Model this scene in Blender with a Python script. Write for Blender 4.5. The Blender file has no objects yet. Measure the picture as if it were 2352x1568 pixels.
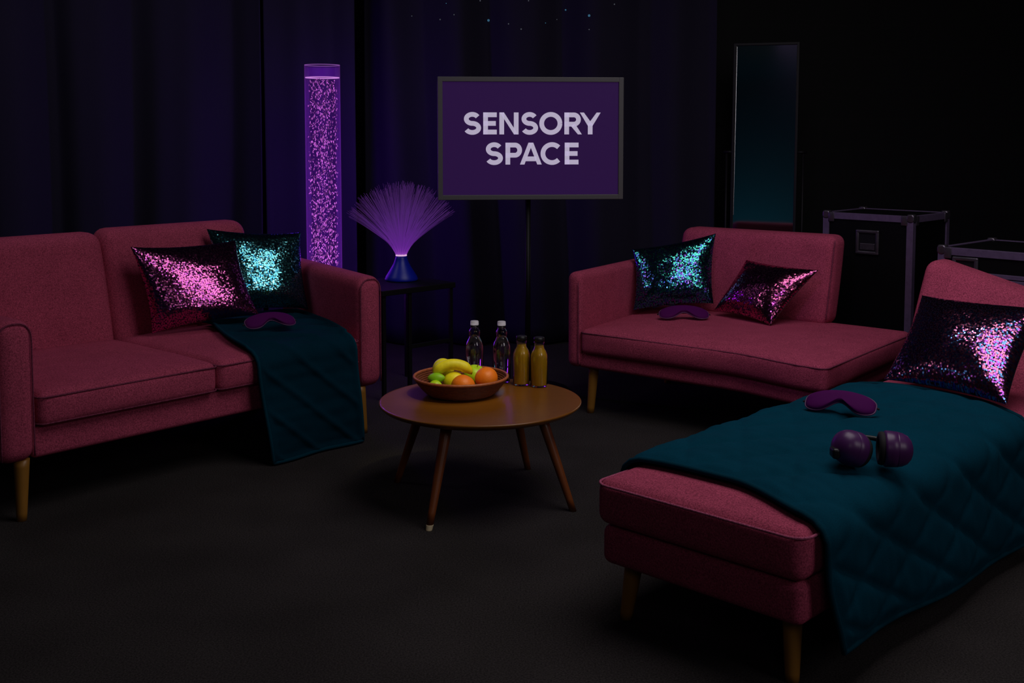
import bpy, bmesh, math, random
from mathutils import Vector, Matrix, noise
random.seed(7)
sc = bpy.context.scene
COL = sc.collection
R = math.radians

# ------------------------------------------------------------------ camera
F_PX, HOR, CAM_H, PIT = 2600.0, 302.0, 1.45, R(4.4)
cam_d = bpy.data.cameras.new('camera'); cam = bpy.data.objects.new('camera', cam_d); COL.objects.link(cam)
cam.location = (0, 0, CAM_H); cam.rotation_euler = (R(90) - PIT, 0, 0)
cam_d.sensor_width = 36; cam_d.lens = 36 * F_PX / 2352
cam_d.shift_y = (HOR + F_PX * math.tan(PIT) - 784) / 2352
cam_d.clip_start = .05
sc.camera = cam
sc.view_settings.view_transform = 'Standard'; sc.view_settings.look = 'None'
sc.view_settings.exposure = 0; sc.view_settings.gamma = 1; sc.view_settings.use_curve_mapping = False
w = bpy.data.worlds.new('world'); sc.world = w; w.use_nodes = True
w.node_tree.nodes['Background'].inputs[0].default_value = (.02, .018, .03, 1)
w.node_tree.nodes['Background'].inputs[1].default_value = 0.0

# ------------------------------------------------------------------ materials
class NT:
    def __init__(s, name):
        s.m = bpy.data.materials.new(name); s.m.use_nodes = True
        s.t = s.m.node_tree; s.t.nodes.clear()
        s.out = s.n('ShaderNodeOutputMaterial')
    def n(s, typ, ins=None, **kw):
        nd = s.t.nodes.new(typ)
        for k, v in kw.items(): setattr(nd, k, v)
        for k, v in (ins or {}).items():
            sk = nd.inputs[k]
            if hasattr(v, 'is_output') or isinstance(v, bpy.types.NodeSocket): s.t.links.new(v, sk)
            else: sk.default_value = v
        return nd
    def surf(s, sock): s.t.links.new(sock, s.out.inputs['Surface'])
    def vol(s, sock): s.t.links.new(sock, s.out.inputs['Volume'])

def c4(c): return (c[0], c[1], c[2], 1)

def m_plain(name, col, rough=.5, metal=0, coat=0, bump=0, bscale=200, var=0, vscale=60, spec=.5, emit=None, es=0, sheen=0):
    N = NT(name)
    p = N.n('ShaderNodeBsdfPrincipled', {'Base Color': c4(col), 'Roughness': rough, 'Metallic': metal, 'Coat Weight': coat, 'Specular IOR Level': spec})
    if sheen: p.inputs['Sheen Weight'].default_value = sheen
    if emit: p.inputs['Emission Color'].default_value = c4(emit); p.inputs['Emission Strength'].default_value = es
    if var or bump:
        tc = N.n('ShaderNodeTexCoord')
        if var:
            nz = N.n('ShaderNodeTexNoise', {'Vector': tc.outputs['Object'], 'Scale': vscale, 'Detail': 4.0, 'Roughness': .7})
            mr = N.n('ShaderNodeMapRange', {'Value': nz.outputs['Fac'], 'From Min': .3, 'From Max': .7, 'To Min': 1 - var, 'To Max': 1 + var})
            mx = N.n('ShaderNodeVectorMath', {0: (col[0], col[1], col[2])}, operation='SCALE')
            N.t.links.new(mr.outputs[0], mx.inputs['Scale']); N.t.links.new(mx.outputs[0], p.inputs['Base Color'])
        if bump:
            nb = N.n('ShaderNodeTexNoise', {'Vector': tc.outputs['Object'], 'Scale': bscale, 'Detail': 3.0})
            bp = N.n('ShaderNodeBump', {'Height': nb.outputs['Fac'], 'Strength': bump, 'Distance': .002})
            N.t.links.new(bp.outputs[0], p.inputs['Normal'])
    N.surf(p.outputs[0]); return N.m

def m_fabric(name, col, grain=210.0, amt=.5):
    N = NT(name); tc = N.n('ShaderNodeTexCoord')
    a = N.n('ShaderNodeTexNoise', {'Vector': tc.outputs['Object'], 'Scale': grain, 'Detail': 2.5, 'Roughness': .75})
    b = N.n('ShaderNodeTexNoise', {'Vector': tc.outputs['Object'], 'Scale': 9.0, 'Detail': 3.0})
    m1 = N.n('ShaderNodeMapRange', {'Value': a.outputs['Fac'], 'From Min': .32, 'From Max': .68, 'To Min': 1 - amt, 'To Max': 1 + amt})
    m2 = N.n('ShaderNodeMapRange', {'Value': b.outputs['Fac'], 'From Min': .3, 'From Max': .7, 'To Min': .93, 'To Max': 1.07})
    mm = N.n('ShaderNodeMath', {0: m1.outputs[0], 1: m2.outputs[0]}, operation='MULTIPLY')
    v = N.n('ShaderNodeVectorMath', {0: col}, operation='SCALE'); N.t.links.new(mm.outputs[0], v.inputs['Scale'])
    bp = N.n('ShaderNodeBump', {'Height': a.outputs['Fac'], 'Strength': .35, 'Distance': .0025})
    p = N.n('ShaderNodeBsdfPrincipled', {'Base Color': v.outputs[0], 'Roughness': .95, 'Specular IOR Level': .06, 'Normal': bp.outputs[0]})
    N.surf(p.outputs[0]); return N.m

def m_wood(name, col, dark, rough=.35, coat=.2, scale=(3, 40, 40)):
    N = NT(name); tc = N.n('ShaderNodeTexCoord')
    mp = N.n('ShaderNodeMapping', {'Vector': tc.outputs['Object'], 'Scale': scale})
    nz = N.n('ShaderNodeTexNoise', {'Vector': mp.outputs[0], 'Scale': 3.0, 'Detail': 6.0, 'Roughness': .6})
    cr = N.n('ShaderNodeMix', {'Factor': nz.outputs['Fac'], 6: c4(dark), 7: c4(col)}, data_type='RGBA')
    p = N.n('ShaderNodeBsdfPrincipled', {'Base Color': cr.outputs[2], 'Roughness': rough, 'Coat Weight': coat, 'Coat Roughness': .25})
    N.surf(p.outputs[0]); return N.m

def m_sequin(name, cols, tilt=.10, rough=.16, size=.0072, backing=(.01, .005, .012)):
    """flat metallic discs, each tilted its own way, sewn on a dark backing"""
    N = NT(name); uv = N.n('ShaderNodeUVMap')
    vo = N.n('ShaderNodeTexVoronoi', {'Vector': uv.outputs[0], 'Scale': 1 / size, 'Randomness': .75}, voronoi_dimensions='2D', feature='F1')
    g = N.n('ShaderNodeNewGeometry')
    sub = N.n('ShaderNodeVectorMath', {0: vo.outputs['Color'], 1: (.5, .5, .5)}, operation='SUBTRACT')
    scl = N.n('ShaderNodeVectorMath', {0: sub.outputs[0]}, operation='SCALE'); scl.inputs['Scale'].default_value = tilt * 2
    add = N.n('ShaderNodeVectorMath', {0: g.outputs['Normal'], 1: scl.outputs[0]}, operation='ADD')
    nrm = N.n('ShaderNodeVectorMath', {0: add.outputs[0]}, operation='NORMALIZE')
    sx = N.n('ShaderNodeSeparateColor', {0: vo.outputs['Color']})
    cr = N.n('ShaderNodeValToRGB', {0: sx.outputs[1]})
    cr.color_ramp.interpolation = 'CONSTANT'
    el = cr.color_ramp.elements
    el[0].position = 0; el[0].color = c4(cols[0][1])
    pos = cols[0][0]
    for i, (wt, c) in enumerate(cols[1:]):
        if i == 0: e = el[1]; e.position = pos
        else: e = el.new(pos)
        e.color = c4(c); pos += wt
    mt = N.n('ShaderNodeBsdfPrincipled', {'Base Color': cr.outputs[0], 'Metallic': 1.0, 'Roughness': rough, 'Normal': nrm.outputs[0]})
    df = N.n('ShaderNodeBsdfPrincipled', {'Base Color': c4(backing), 'Roughness': .9, 'Specular IOR Level': .1})
    st = N.n('ShaderNodeMath', {0: vo.outputs['Distance'], 1: .52}, operation='LESS_THAN')
    mx = N.n('ShaderNodeMixShader', {0: st.outputs[0], 1: df.outputs[0], 2: mt.outputs[0]})
    N.surf(mx.outputs[0]); return N.m

def m_emit(name, col, s):
    N = NT(name); e = N.n('ShaderNodeEmission', {'Color': c4(col), 'Strength': s}); N.surf(e.outputs[0]); return N.m

def m_glass(name, col=(1, 1, 1), rough=.02, ior=1.45):
    N = NT(name); g = N.n('ShaderNodeBsdfGlass', {'Color': c4(col), 'Roughness': rough, 'IOR': ior}); N.surf(g.outputs[0]); return N.m

M = {}
PINK = (.44, .070, .134)
M['pink'] = m_fabric('pink upholstery', PINK)
M['seam'] = m_fabric('pink piping cord', (.22, .045, .09))
M['seam_light'] = m_fabric('light pink piping cord', (.44, .10, .19))
M['oak'] = m_wood('oak legs', (.42, .19, .025), (.30, .13, .016), .45, .1, (8, 8, 3))
M['walnut'] = m_wood('walnut table', (.31, .112, .012), (.20, .066, .008), .30, .3, (4, 22, 22))
M['walnutleg'] = m_wood('walnut legs', (.27, .07, .014), (.18, .045, .01), .4, .15, (22, 22, 3))
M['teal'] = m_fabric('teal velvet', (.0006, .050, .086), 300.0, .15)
M['teal_shaded'] = m_fabric('shaded teal velvet', (.0004, .026, .046), 300.0, .15)  # same teal velvet, with the left blanket's shade put into its colour
M['tealbind'] = m_fabric('teal binding', (.001, .040, .066), 300.0, .15)
M['maskp'] = m_plain('purple satin', (.088, .005, .100), .75, bump=.1, bscale=600, spec=.08)
M['maskpipe'] = m_plain('mauve piping', (.12, .035, .13), .5)
M['strap'] = m_plain('black elastic', (.008, .006, .01), .8)
M['cup'] = m_plain('purple plastic', (.085, .018, .12), .36, coat=.0)
M['black'] = m_plain('black plastic', (.008, .008, .01), .4)
M['metal'] = m_plain('black steel', (.005, .005, .006), .5, spec=.25)
M['alu'] = m_plain('brushed aluminium', (.15, .105, .20), .42, metal=.25, var=.15, vscale=30)  # grey metal with the room's purple light mixed into its colour
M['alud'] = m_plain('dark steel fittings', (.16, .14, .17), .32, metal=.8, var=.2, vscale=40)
M['lam'] = m_plain('black laminate', (.0022, .0022, .003), .6, spec=.15)
M['mirror'] = m_plain('mirror glass', (.82, .84, .86), .06, metal=1)
M['white'] = m_plain('white cap', (.75, .72, .78), .5)
M['glass'] = m_glass('bottle glass')
M['water'] = m_glass('water', (.96, .97, 1), 0, 1.33)
M['juice'] = m_plain('orange juice', (.80, .44, .004), .35)
M['orange'] = m_plain('orange peel', (.92, .21, .008), .45, bump=.35, bscale=260)
M['apple'] = m_plain('green apple skin', (.50, .78, .010), .4, var=.15, vscale=25)
M['lemon'] = m_plain('lemon peel', (.92, .82, .015), .45, bump=.25, bscale=220)
M['banana'] = m_plain('banana skin', (.88, .76, .012), .5, var=.12, vscale=40)
M['lime'] = m_plain('lime peel', (.26, .58, .010), .45, bump=.25, bscale=220)
M['frame'] = m_plain('grey sign frame', (.10, .096, .105), .5)
M['bluebase'] = m_plain('blue lamp base', (.001, .012, .42), .4)
M['cream'] = m_plain('cream foot cap', (.75, .62, .38), .4)

def m_wicker():
    N = NT('wicker'); tc = N.n('ShaderNodeTexCoord')
    mp = N.n('ShaderNodeMapping', {'Vector': tc.outputs['Object'], 'Scale': (1, 1, 3)})
    nz = N.n('ShaderNodeTexNoise', {'Vector': mp.outputs[0], 'Scale': 90.0, 'Detail': 3.0})
    cr = N.n('ShaderNodeMix', {'Factor': nz.outputs['Fac'], 6: c4((.09, .02, .008)), 7: c4((.27, .07, .025))}, data_type='RGBA')
    bp = N.n('ShaderNodeBump', {'Height': nz.outputs['Fac'], 'Strength': .6, 'Distance': .004})
    p = N.n('ShaderNodeBsdfPrincipled', {'Base Color': cr.outputs[2], 'Roughness': .5, 'Normal': bp.outputs[0]})
    N.surf(p.outputs[0]); return N.m
M['wicker'] = m_wicker()

# ------------------------------------------------------------------ mesh helpers
def obj(name, bm, mat, parent=None, smooth=True, loc=None, rot=None):
    me = bpy.data.meshes.new(name); bm.normal_update(); bm.to_mesh(me); bm.free()
    if smooth:
        for p in me.polygons: p.use_smooth = True
    if mat: me.materials.append(mat)
    o = bpy.data.objects.new(name, me); COL.objects.link(o)
    if parent: o.parent = parent
    if loc: o.location = loc
    if rot: o.rotation_euler = rot
    return o

def tag(o, label=None, cat=None, group=None, kind=None):
    if label: o['label'] = label
    if cat: o['category'] = cat
    if group: o['group'] = group
    if kind: o['kind'] = kind
    return o

def thing(name, label, cat, loc=(0, 0, 0), rz=0, group=None):
    o = bpy.data.objects.new(name, None); COL.objects.link(o); o.empty_display_size = .1
    o.location = loc; o.rotation_euler = (0, 0, rz)
    return tag(o, label, cat, group)

def axis_pts(h, r, mid, nr=5):
    r = min(r, h * .999)
    a = [-h + r * (1 - math.cos(math.pi / 2 * i / nr)) for i in range(nr)]
    inner = [-(h - r) + 2 * (h - r) * i / mid for i in range(mid + 1)]
    b = [-x for x in reversed(a)]
    return a + inner + b

def add_rbox(bm, lo, hi, r, crown=0, warp=None, mid=(10, 10, 4), side=0, nr=5):
    """rounded box; crown puffs the top; side puffs the four sides"""
    c = [(lo[i] + hi[i]) / 2 for i in range(3)]; h = [(hi[i] - lo[i]) / 2 for i in range(3)]
    r = min(r, min(h) * .98)
    ax = [axis_pts(h[i], r, mid[i], nr) for i in range(3)]
    n = [len(a) for a in ax]; vs = {}
    def V(i, j, k):
        key = (i, j, k)
        if key in vs: return vs[key]
        p = Vector((ax[0][i], ax[1][j], ax[2][k]))
        q = Vector([max(-(h[t] - r), min(h[t] - r, p[t])) for t in range(3)])
        d = p - q
        if d.length > 1e-9:
            m_ = max(abs(d.x), abs(d.y), abs(d.z)); L = d.length
            # push to sphere: the outermost axis coordinate sits on the box face
            d = d * (r / L)
            p = q + d
        a, b, e = p.x / h[0], p.y / h[1], p.z / h[2]
        if crown and p.z > 0: p.z += crown * max(0, 1 - a ** 4) * max(0, 1 - b ** 4) * (e ** 2)
        if side:
            p.x += side * a * max(0, 1 - b * b) * max(0, 1 - e * e)
            p.y += side * b * max(0, 1 - a * a) * max(0, 1 - e * e)
        p = p + Vector(c)
        if warp: p = Vector(warp(p))
        vs[key] = bm.verts.new(p); return vs[key]
    def face(fix, val):
        o1, o2 = [t for t in range(3) if t != fix]
        for i in range(n[o1] - 1):
            for j in range(n[o2] - 1):
                q = []
                for di, dj in ((0, 0), (1, 0), (1, 1), (0, 1)):
                    idx = [0, 0, 0]; idx[fix] = val; idx[o1] = i + di; idx[o2] = j + dj
                    q.append(V(*idx))
                try: bm.faces.new(q)
                except ValueError: pass
    for f in range(3): face(f, 0); face(f, n[f] - 1)
    bmesh.ops.recalc_face_normals(bm, faces=bm.faces)
    return bm

def rbox(lo, hi, r, **k): return add_rbox(bmesh.new(), lo, hi, r, **k)

def add_tube(bm, pts, rad, seg=8, closed=False, cap=True):
    pts = [Vector(p) for p in pts]; n = len(pts); rings = []
    rr = rad if hasattr(rad, '__len__') else [rad] * n
    up = Vector((0, 0, 1)); prev = None
    for i, p in enumerate(pts):
        if closed: t = pts[(i + 1) % n] - pts[i - 1]
        else: t = pts[min(i + 1, n - 1)] - pts[max(i - 1, 0)]
        if t.length < 1e-9: t = Vector((0, 0, 1))
        t.normalize()
        if prev is None:
            a = t.cross(up)
            if a.length < 1e-3: a = t.cross(Vector((1, 0, 0)))
        else: a = prev - t * prev.dot(t)
        a.normalize(); b = t.cross(a); prev = a
        rings.append([bm.verts.new(p + (a * math.cos(2 * math.pi * k / seg) + b * math.sin(2 * math.pi * k / seg)) * rr[i]) for k in range(seg)])
    m = n if closed else n - 1
    for i in range(m):
        A, B = rings[i], rings[(i + 1) % n]
        for k in range(seg): bm.faces.new((A[k], A[(k + 1) % seg], B[(k + 1) % seg], B[k]))
    if cap and not closed: bm.faces.new(rings[0][::-1]); bm.faces.new(rings[-1])
    bmesh.ops.recalc_face_normals(bm, faces=bm.faces)
    return bm

def tube(pts, rad, **k): return add_tube(bmesh.new(), pts, rad, **k)

def lathe(prof, seg=48, bm=None, close=False):
    """profile of (radius, z); radius 0 closes to a pole"""
    bm = bm or bmesh.new(); rings = []
    for r_, z in prof:
        if r_ < 1e-6: rings.append([bm.verts.new((0, 0, z))])
        else: rings.append([bm.verts.new((r_ * math.cos(2 * math.pi * k / seg), r_ * math.sin(2 * math.pi * k / seg), z)) for k in range(seg)])
    pairs = list(zip(rings, rings[1:]))
    if close: pairs.append((rings[-1], rings[0]))
    for A, B in pairs:
        for k in range(seg):
            k2 = (k + 1) % seg
            if len(A) == 1 and len(B) == 1: continue
            if len(A) == 1: bm.faces.new((A[0], B[k2], B[k]))
            elif len(B) == 1: bm.faces.new((A[k], A[k2], B[0]))
            else: bm.faces.new((A[k], A[k2], B[k2], B[k]))
    bmesh.ops.recalc_face_normals(bm, faces=bm.faces)
    return bm

def xf(bm, mat): bmesh.ops.transform(bm, matrix=mat, verts=bm.verts); return bm

def box(lo, hi, bev=0, seg=2):
    bm = bmesh.new(); bmesh.ops.create_cube(bm, size=1)
    for v in bm.verts:
        v.co = Vector([(lo[i] + hi[i]) / 2 + v.co[i] * (hi[i] - lo[i]) for i in range(3)])
    if bev: bmesh.ops.bevel(bm, geom=bm.edges[:], offset=bev, segments=seg, affect='EDGES', profile=.5)
    return bm

def leg_bm(top, bot, r0, r1):
    top, bot = Vector(top), Vector(bot); n = 8
    pts = [top.lerp(bot, i / n) for i in range(n + 1)]; rd = [r0 + (r1 - r0) * i / n for i in range(n + 1)]
    pts += [bot + Vector((0, 0, -.0001))]; rd += [r1 * .85]
    bm = bmesh.new(); rings = []; seg = 20
    for p, q in zip(pts, rd): rings.append([bm.verts.new(p + Vector((q * math.cos(2 * math.pi * k / seg), q * math.sin(2 * math.pi * k / seg), 0))) for k in range(seg)])
    for A, B in zip(rings, rings[1:]):
        for k in range(seg): bm.faces.new((A[k], A[(k + 1) % seg], B[(k + 1) % seg], B[k]))
    bm.faces.new(rings[0]); bm.faces.new(rings[-1][::-1])
    bmesh.ops.recalc_face_normals(bm, faces=bm.faces); return bm

def rrect(lo, hi, r, z, n=8, zf=None, warp=None, mid=12):
    """points round a rounded rectangle"""
    P = []
    cs = [((hi[0] - r, hi[1] - r), 0), ((lo[0] + r, hi[1] - r), 90), ((lo[0] + r, lo[1] + r), 180), ((hi[0] - r, lo[1] + r), 270)]
    for ci, ((cx, cy), a0) in enumerate(cs):
        arc = [(cx + r * math.cos(R(a0 + 90 * i / n)), cy + r * math.sin(R(a0 + 90 * i / n))) for i in range(n + 1)]
        P += arc
        (nx, ny), na = cs[(ci + 1) % 4]
        nxt = (nx + r * math.cos(R(na)), ny + r * math.sin(R(na)))
        for i in range(1, mid): P.append((arc[-1][0] + (nxt[0] - arc[-1][0]) * i / mid, arc[-1][1] + (nxt[1] - arc[-1][1]) * i / mid))
    P = [Vector((x, y, z)) for x, y in P]
    if warp: P = [Vector(warp(p)) for p in P]
    return P

class Frame:
    """a furniture piece's own axes on the floor"""
    def __init__(s, x, y, deg): s.x, s.y, s.a = x, y, R(deg); s.U = Vector((math.cos(s.a), math.sin(s.a), 0)); s.V = Vector((-s.U.y, s.U.x, 0))
    def w(s, u, v, z): return Vector((s.x, s.y, 0)) + s.U * u + s.V * v + Vector((0, 0, z))
FL = Frame(-1.864, 4.038, 48.0); FR = Frame(.283, 5.786, -38.15); FC = Frame(.249, 3.262, -44.1)

# ------------------------------------------------------------------ setting
def m_carpet():
    N = NT('charcoal carpet'); tc = N.n('ShaderNodeTexCoord')
    a = N.n('ShaderNodeTexNoise', {'Vector': tc.outputs['Object'], 'Scale': 170.0, 'Detail': 3.0, 'Roughness': .8})
    b = N.n('ShaderNodeTexNoise', {'Vector': tc.outputs['Object'], 'Scale': 2.2, 'Detail': 2.0})
    m1 = N.n('ShaderNodeMapRange', {'Value': a.outputs['Fac'], 'From Min': .3, 'From Max': .7, 'To Min': .35, 'To Max': 1.65})
    m2 = N.n('ShaderNodeMapRange', {'Value': b.outputs['Fac'], 'From Min': .3, 'From Max': .7, 'To Min': .85, 'To Max': 1.15})
    mm = N.n('ShaderNodeMath', {0: m1.outputs[0], 1: m2.outputs[0]}, operation='MULTIPLY')
    v = N.n('ShaderNodeVectorMath', {0: (.038, .0335, .033)}, operation='SCALE'); N.t.links.new(mm.outputs[0], v.inputs['Scale'])
    bp = N.n('ShaderNodeBump', {'Height': a.outputs['Fac'], 'Strength': .6, 'Distance': .004})
    p = N.n('ShaderNodeBsdfPrincipled', {'Base Color': v.outputs[0], 'Roughness': 1.0, 'Specular IOR Level': 0.02, 'Normal': bp.outputs[0]})
    N.surf(p.outputs[0]); return N.m

def m_block():
    N = NT('black painted blockwork'); tc = N.n('ShaderNodeTexCoord')
    mp = N.n('ShaderNodeMapping', {'Vector': tc.outputs['Object'], 'Rotation': (R(90), 0, 0)})
    br = N.n('ShaderNodeTexBrick', {'Vector': mp.outputs[0], 'Color1': c4((.0035, .0034, .0045)), 'Color2': c4((.003, .003, .004)), 'Mortar': c4((.0045, .0045, .005)), 'Scale': 1.0, 'Mortar Size': .006, 'Brick Width': .44, 'Row Height': .22})
    bp = N.n('ShaderNodeBump', {'Height': br.outputs['Fac'], 'Strength': -.5, 'Distance': .006})
    p = N.n('ShaderNodeBsdfPrincipled', {'Base Color': br.outputs[0], 'Roughness': .7, 'Specular IOR Level': .2, 'Normal': bp.outputs[0]})
    N.surf(p.outputs[0]); return N.m
M['carpet'] = m_carpet(); M['block'] = m_block()
M['blackpaint'] = m_plain('matt black paint', (.02, .02, .024), .85)
M['greywall'] = m_plain('grey painted wall', (.05, .05, .056), .85)
XL, XR, YF, YB, ZC = -4.2, 4.4, -2.0, 8.1, 3.5
for nm, lo, hi, mt in (('floor', (XL, YF, -.1), (XR, YB, 0), 'carpet'), ('ceiling', (XL, YF, ZC), (XR, YB, ZC + .1), 'blackpaint'),
                       ('wall_back', (XL, YB, -.1), (XR, YB + .1, ZC), 'block'), ('wall_left', (XL - .1, YF, -.1), (XL, YB, ZC), 'blackpaint'),
                       ('wall_right', (XR, YF, -.1), (XR + .1, YB, ZC), 'blackpaint'), ('wall_front', (XL, YF - .1, -.1), (XR, YF, ZC), 'greywall')):
    tag(obj(nm, box(lo, hi), M[mt], smooth=False), kind='structure')

# ------------------------------------------------------------------ curtains
def m_drape():
    N = NT('navy black drape'); tc = N.n('ShaderNodeTexCoord')
    nz = N.n('ShaderNodeTexNoise', {'Vector': tc.outputs['Object'], 'Scale': 300.0, 'Detail': 2.0})
    bp = N.n('ShaderNodeBump', {'Height': nz.outputs['Fac'], 'Strength': .2, 'Distance': .002})
    p = N.n('ShaderNodeBsdfPrincipled', {'Base Color': c4((.024, .0205, .043)), 'Roughness': .95, 'Specular IOR Level': .1, 'Sheen Weight': .0, 'Normal': bp.outputs[0]})
    N.surf(p.outputs[0]); return N.m
M['drape'] = m_drape()
def drape(x0, x1, y0, seed, pleats, amp, bulge=0.0):
    """full height hanging cloth, deep soft pleats that wander a little with height"""
    rnd = random.Random(seed); nx, nz = int((x1 - x0) * 110), 26
    cs = []; x = x0
    while x < x1 + .5:
        cs.append(x); x += pleats * rnd.uniform(.6, 1.5)
    amps = [amp * rnd.uniform(.45, 1.25) for _ in cs]
    bm = bmesh.new(); g = []
    for j in range(nz + 1):
        z = .015 + (3.25 - .015) * j / nz; row = []
        for i in range(nx + 1):
            x = x0 + (x1 - x0) * i / nx
            xs = x + .05 * math.sin(z * .9 + seed) * (1 - z / 4) + .03 * math.sin(x * 2.1 + z * .7)
            k = max(0, min(len(cs) - 2, max([q for q, c in enumerate(cs) if c <= xs] or [0])))
            f = (xs - cs[k]) / (cs[k + 1] - cs[k]); f = max(0, min(1, f))
            y = y0 - amps[k] * (math.sin(math.pi * f) ** 1.5) * (1 + .15 * (1 - z / 3.2)) + .012 * math.sin(xs * 23 + seed)
            y -= bulge * math.sin(math.pi * (x - x0) / (x1 - x0))
            row.append(bm.verts.new((x, y, z)))
        g.append(row)
    for j in range(nz):
        for i in range(nx): bm.faces.new((g[j][i], g[j][i + 1], g[j + 1][i + 1], g[j + 1][i]))
    return bm
def curtain(label, x0, x1, y0, seed, pleats, amp):
    bm = drape(x0, x1, y0, seed, pleats, amp)
    bm2 = bm.copy()
    o = obj('curtain', bm, M['drape']); so = o.modifiers.new('s', 'SOLIDIFY'); so.thickness = .004
    return tag(o, label, 'curtain', 'dark stage curtains along the back'), bm2
curtain('dark navy curtain with broad folds hanging behind the button-back sofa', -4.1, -1.645, 7.62, 3, .55, .16)
curtain('dark curtain glowing violet behind the bubble tube', -1.62, -1.02, 7.46, 11, .42, .07)
starc, sbm = curtain('dark curtain with tiny star lights behind the purple sign', -1.0, 1.38, 7.72, 5, .36, .12)
M['star'] = m_emit('star light blue', (.16, .50, .85), .20); M['starw'] = m_emit('star light white', (.55, .58, .75), .10)
from mathutils.bvhtree import BVHTree
sbm.faces.ensure_lookup_table(); sbv = BVHTree.FromBMesh(sbm)
def ray(px, py):
    a = (px - 1176) / F_PX; b = -(py - (HOR + F_PX * math.tan(PIT))) / F_PX
    return Vector((a, math.cos(PIT) + b * math.sin(PIT), -math.sin(PIT) + b * math.cos(PIT)))
for (sx, sy, rr, kind) in ((946, 37, .0035, 'starw'), (1011, 45, .0045, 'starw'), (1043, 34, .004, 'starw'), (1103, 2, .0045, 'starw'), (1122, 47, .0085, 'star'), (1168, 55, .0045, 'starw'), (1197, 67, .005, 'starw'),
                           (1253, 53, .003, 'star'), (1279, 45, .003, 'starw'), (1299, 23, .0055, 'star'), (1353, 36, .0085, 'star'), (1353, 68, .004, 'starw'), (1411, 10, .0045, 'starw'), (1025, 8, .003, 'star'), (1214, 2, .004, 'starw')):
    hit = sbv.ray_cast(Vector((0, 0, CAM_H)), ray(sx, sy).normalized())[0]
    if hit is None: continue
    b = bmesh.new(); bmesh.ops.create_icosphere(b, subdivisions=2, radius=rr); xf(b, Matrix.Translation(hit + Vector((0, -.006, 0))))
    obj('star_light', b, M[kind], starc)
sbm.free()

# ------------------------------------------------------------------ left sofa
def sm(x): x = max(0, min(1, x)); return x * x * (3 - 2 * x)
LW, LA, LHB, LHA, LHS, LHC = 1.854, .147, .225, .757, .477, .337
def warpL(p): return (p[0] + .29 * p[1] * sm((p[0] - 1.15) / .5), p[1], p[2])
def leanL(p):
    k = max(0, p[2] - .45); return (p[0], p[1] + .22 * k, p[2])
sofa = thing('sofa', 'large pink two-seat sofa with button back, left of the coffee table', 'sofa', (FL.x, FL.y, 0), FL.a, 'pink sofas')
obj('base_frame', rbox((LA - .01, .03, LHB), (LW - LA + .01, 1.0, LHC + .01), .02, warp=warpL), M['pink'], sofa)
for s0, nm in ((0, 0), (LW - LA, 1)):
    a = obj('arm', rbox((s0, 0, LHB), (s0 + LA, 1.02, LHA), .055, warp=warpL, mid=(4, 12, 8), side=.004), M['pink'], sofa)
    # piping round the front face of the arm
    e = .006; pts = [(s0 + LA - .012, .012, LHB + .02 + i * (LHA - LHB - .09) / 10) for i in range(11)]
    pts += [(s0 + LA - .012 - .05 * (1 - math.cos(R(t))), .014, LHA - .062 + .052 * math.sin(R(t))) for t in range(10, 91, 16)]
    pts += [(s0 + .012 + .05 * (1 - math.sin(R(t))), .014, LHA - .062 + .052 * math.cos(R(t))) for t in range(0, 91, 16)]
    pts += [(s0 + .012, .012, LHA - .07 - i * (LHA - LHB - .09) / 10) for i in range(11)]
    obj('piping', tube([Vector(warpL(p)) + Vector((0, -.004, 0)) for p in pts], .0032, seg=6), M['seam'], a)
obj('back_panel', rbox((.06, 1.0, LHB), (1.76, 1.08, .93), .03), M['pink'], sofa)
for (a0, a1, tz) in ((LA + .003, .925, .974), (.932, 1.735, .985)):
    bk = obj('back_cushion', rbox((a0, .82, LHC + .02), (a1, .99, tz), .062, warp=leanL, side=.010, mid=(14, 4, 12)), M['pink'], sofa)
    mid = (a0 + a1) / 2
    for i, du in enumerate((-.17, .17)):
        b = lathe([(0, .006), (.008, .0055), (.014, .002), (.0165, -.003), (.017, -.008)], 24)
        xf(b, Matrix.Translation((mid + du - .02, .818 + .22 * .255, .705)) @ Matrix.Rotation(R(78), 4, 'X'))
        obj('button', b, M['pink'], bk)
for i, (a0, a1) in enumerate(((LA + .004, .924), (.930, LW - LA - .004))):
    seat = obj('seat_cushion', rbox((a0, -.005, LHC + .006), (a1, .85, LHS), .035, crown=.022, side=.012, warp=warpL, mid=(14, 14, 4)), M['pink'], sofa)
    obj('piping', tube(rrect((a0 - .001, -.008), (a1 + .001, .85), .03, LHS - .017, warp=warpL), .0036, seg=6, closed=True), M['seam'], seat)
    obj('piping', tube(rrect((a0 - .001, -.005), (a1 + .001, .85), .03, LHC + .022, warp=warpL), .0034, seg=6, closed=True), M['seam'], seat)
for (u, v, du, dv) in ((.105, .055, -.012, -.012), (LW - .105, .055, .014, -.012), (.12, .95, -.012, .02), (LW + .06, .95, .012, .02)):
    obj('leg', leg_bm((u, v, LHB + .004), (u + du, v + dv, .0005), .029, .0185), M['oak'], sofa)

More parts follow.
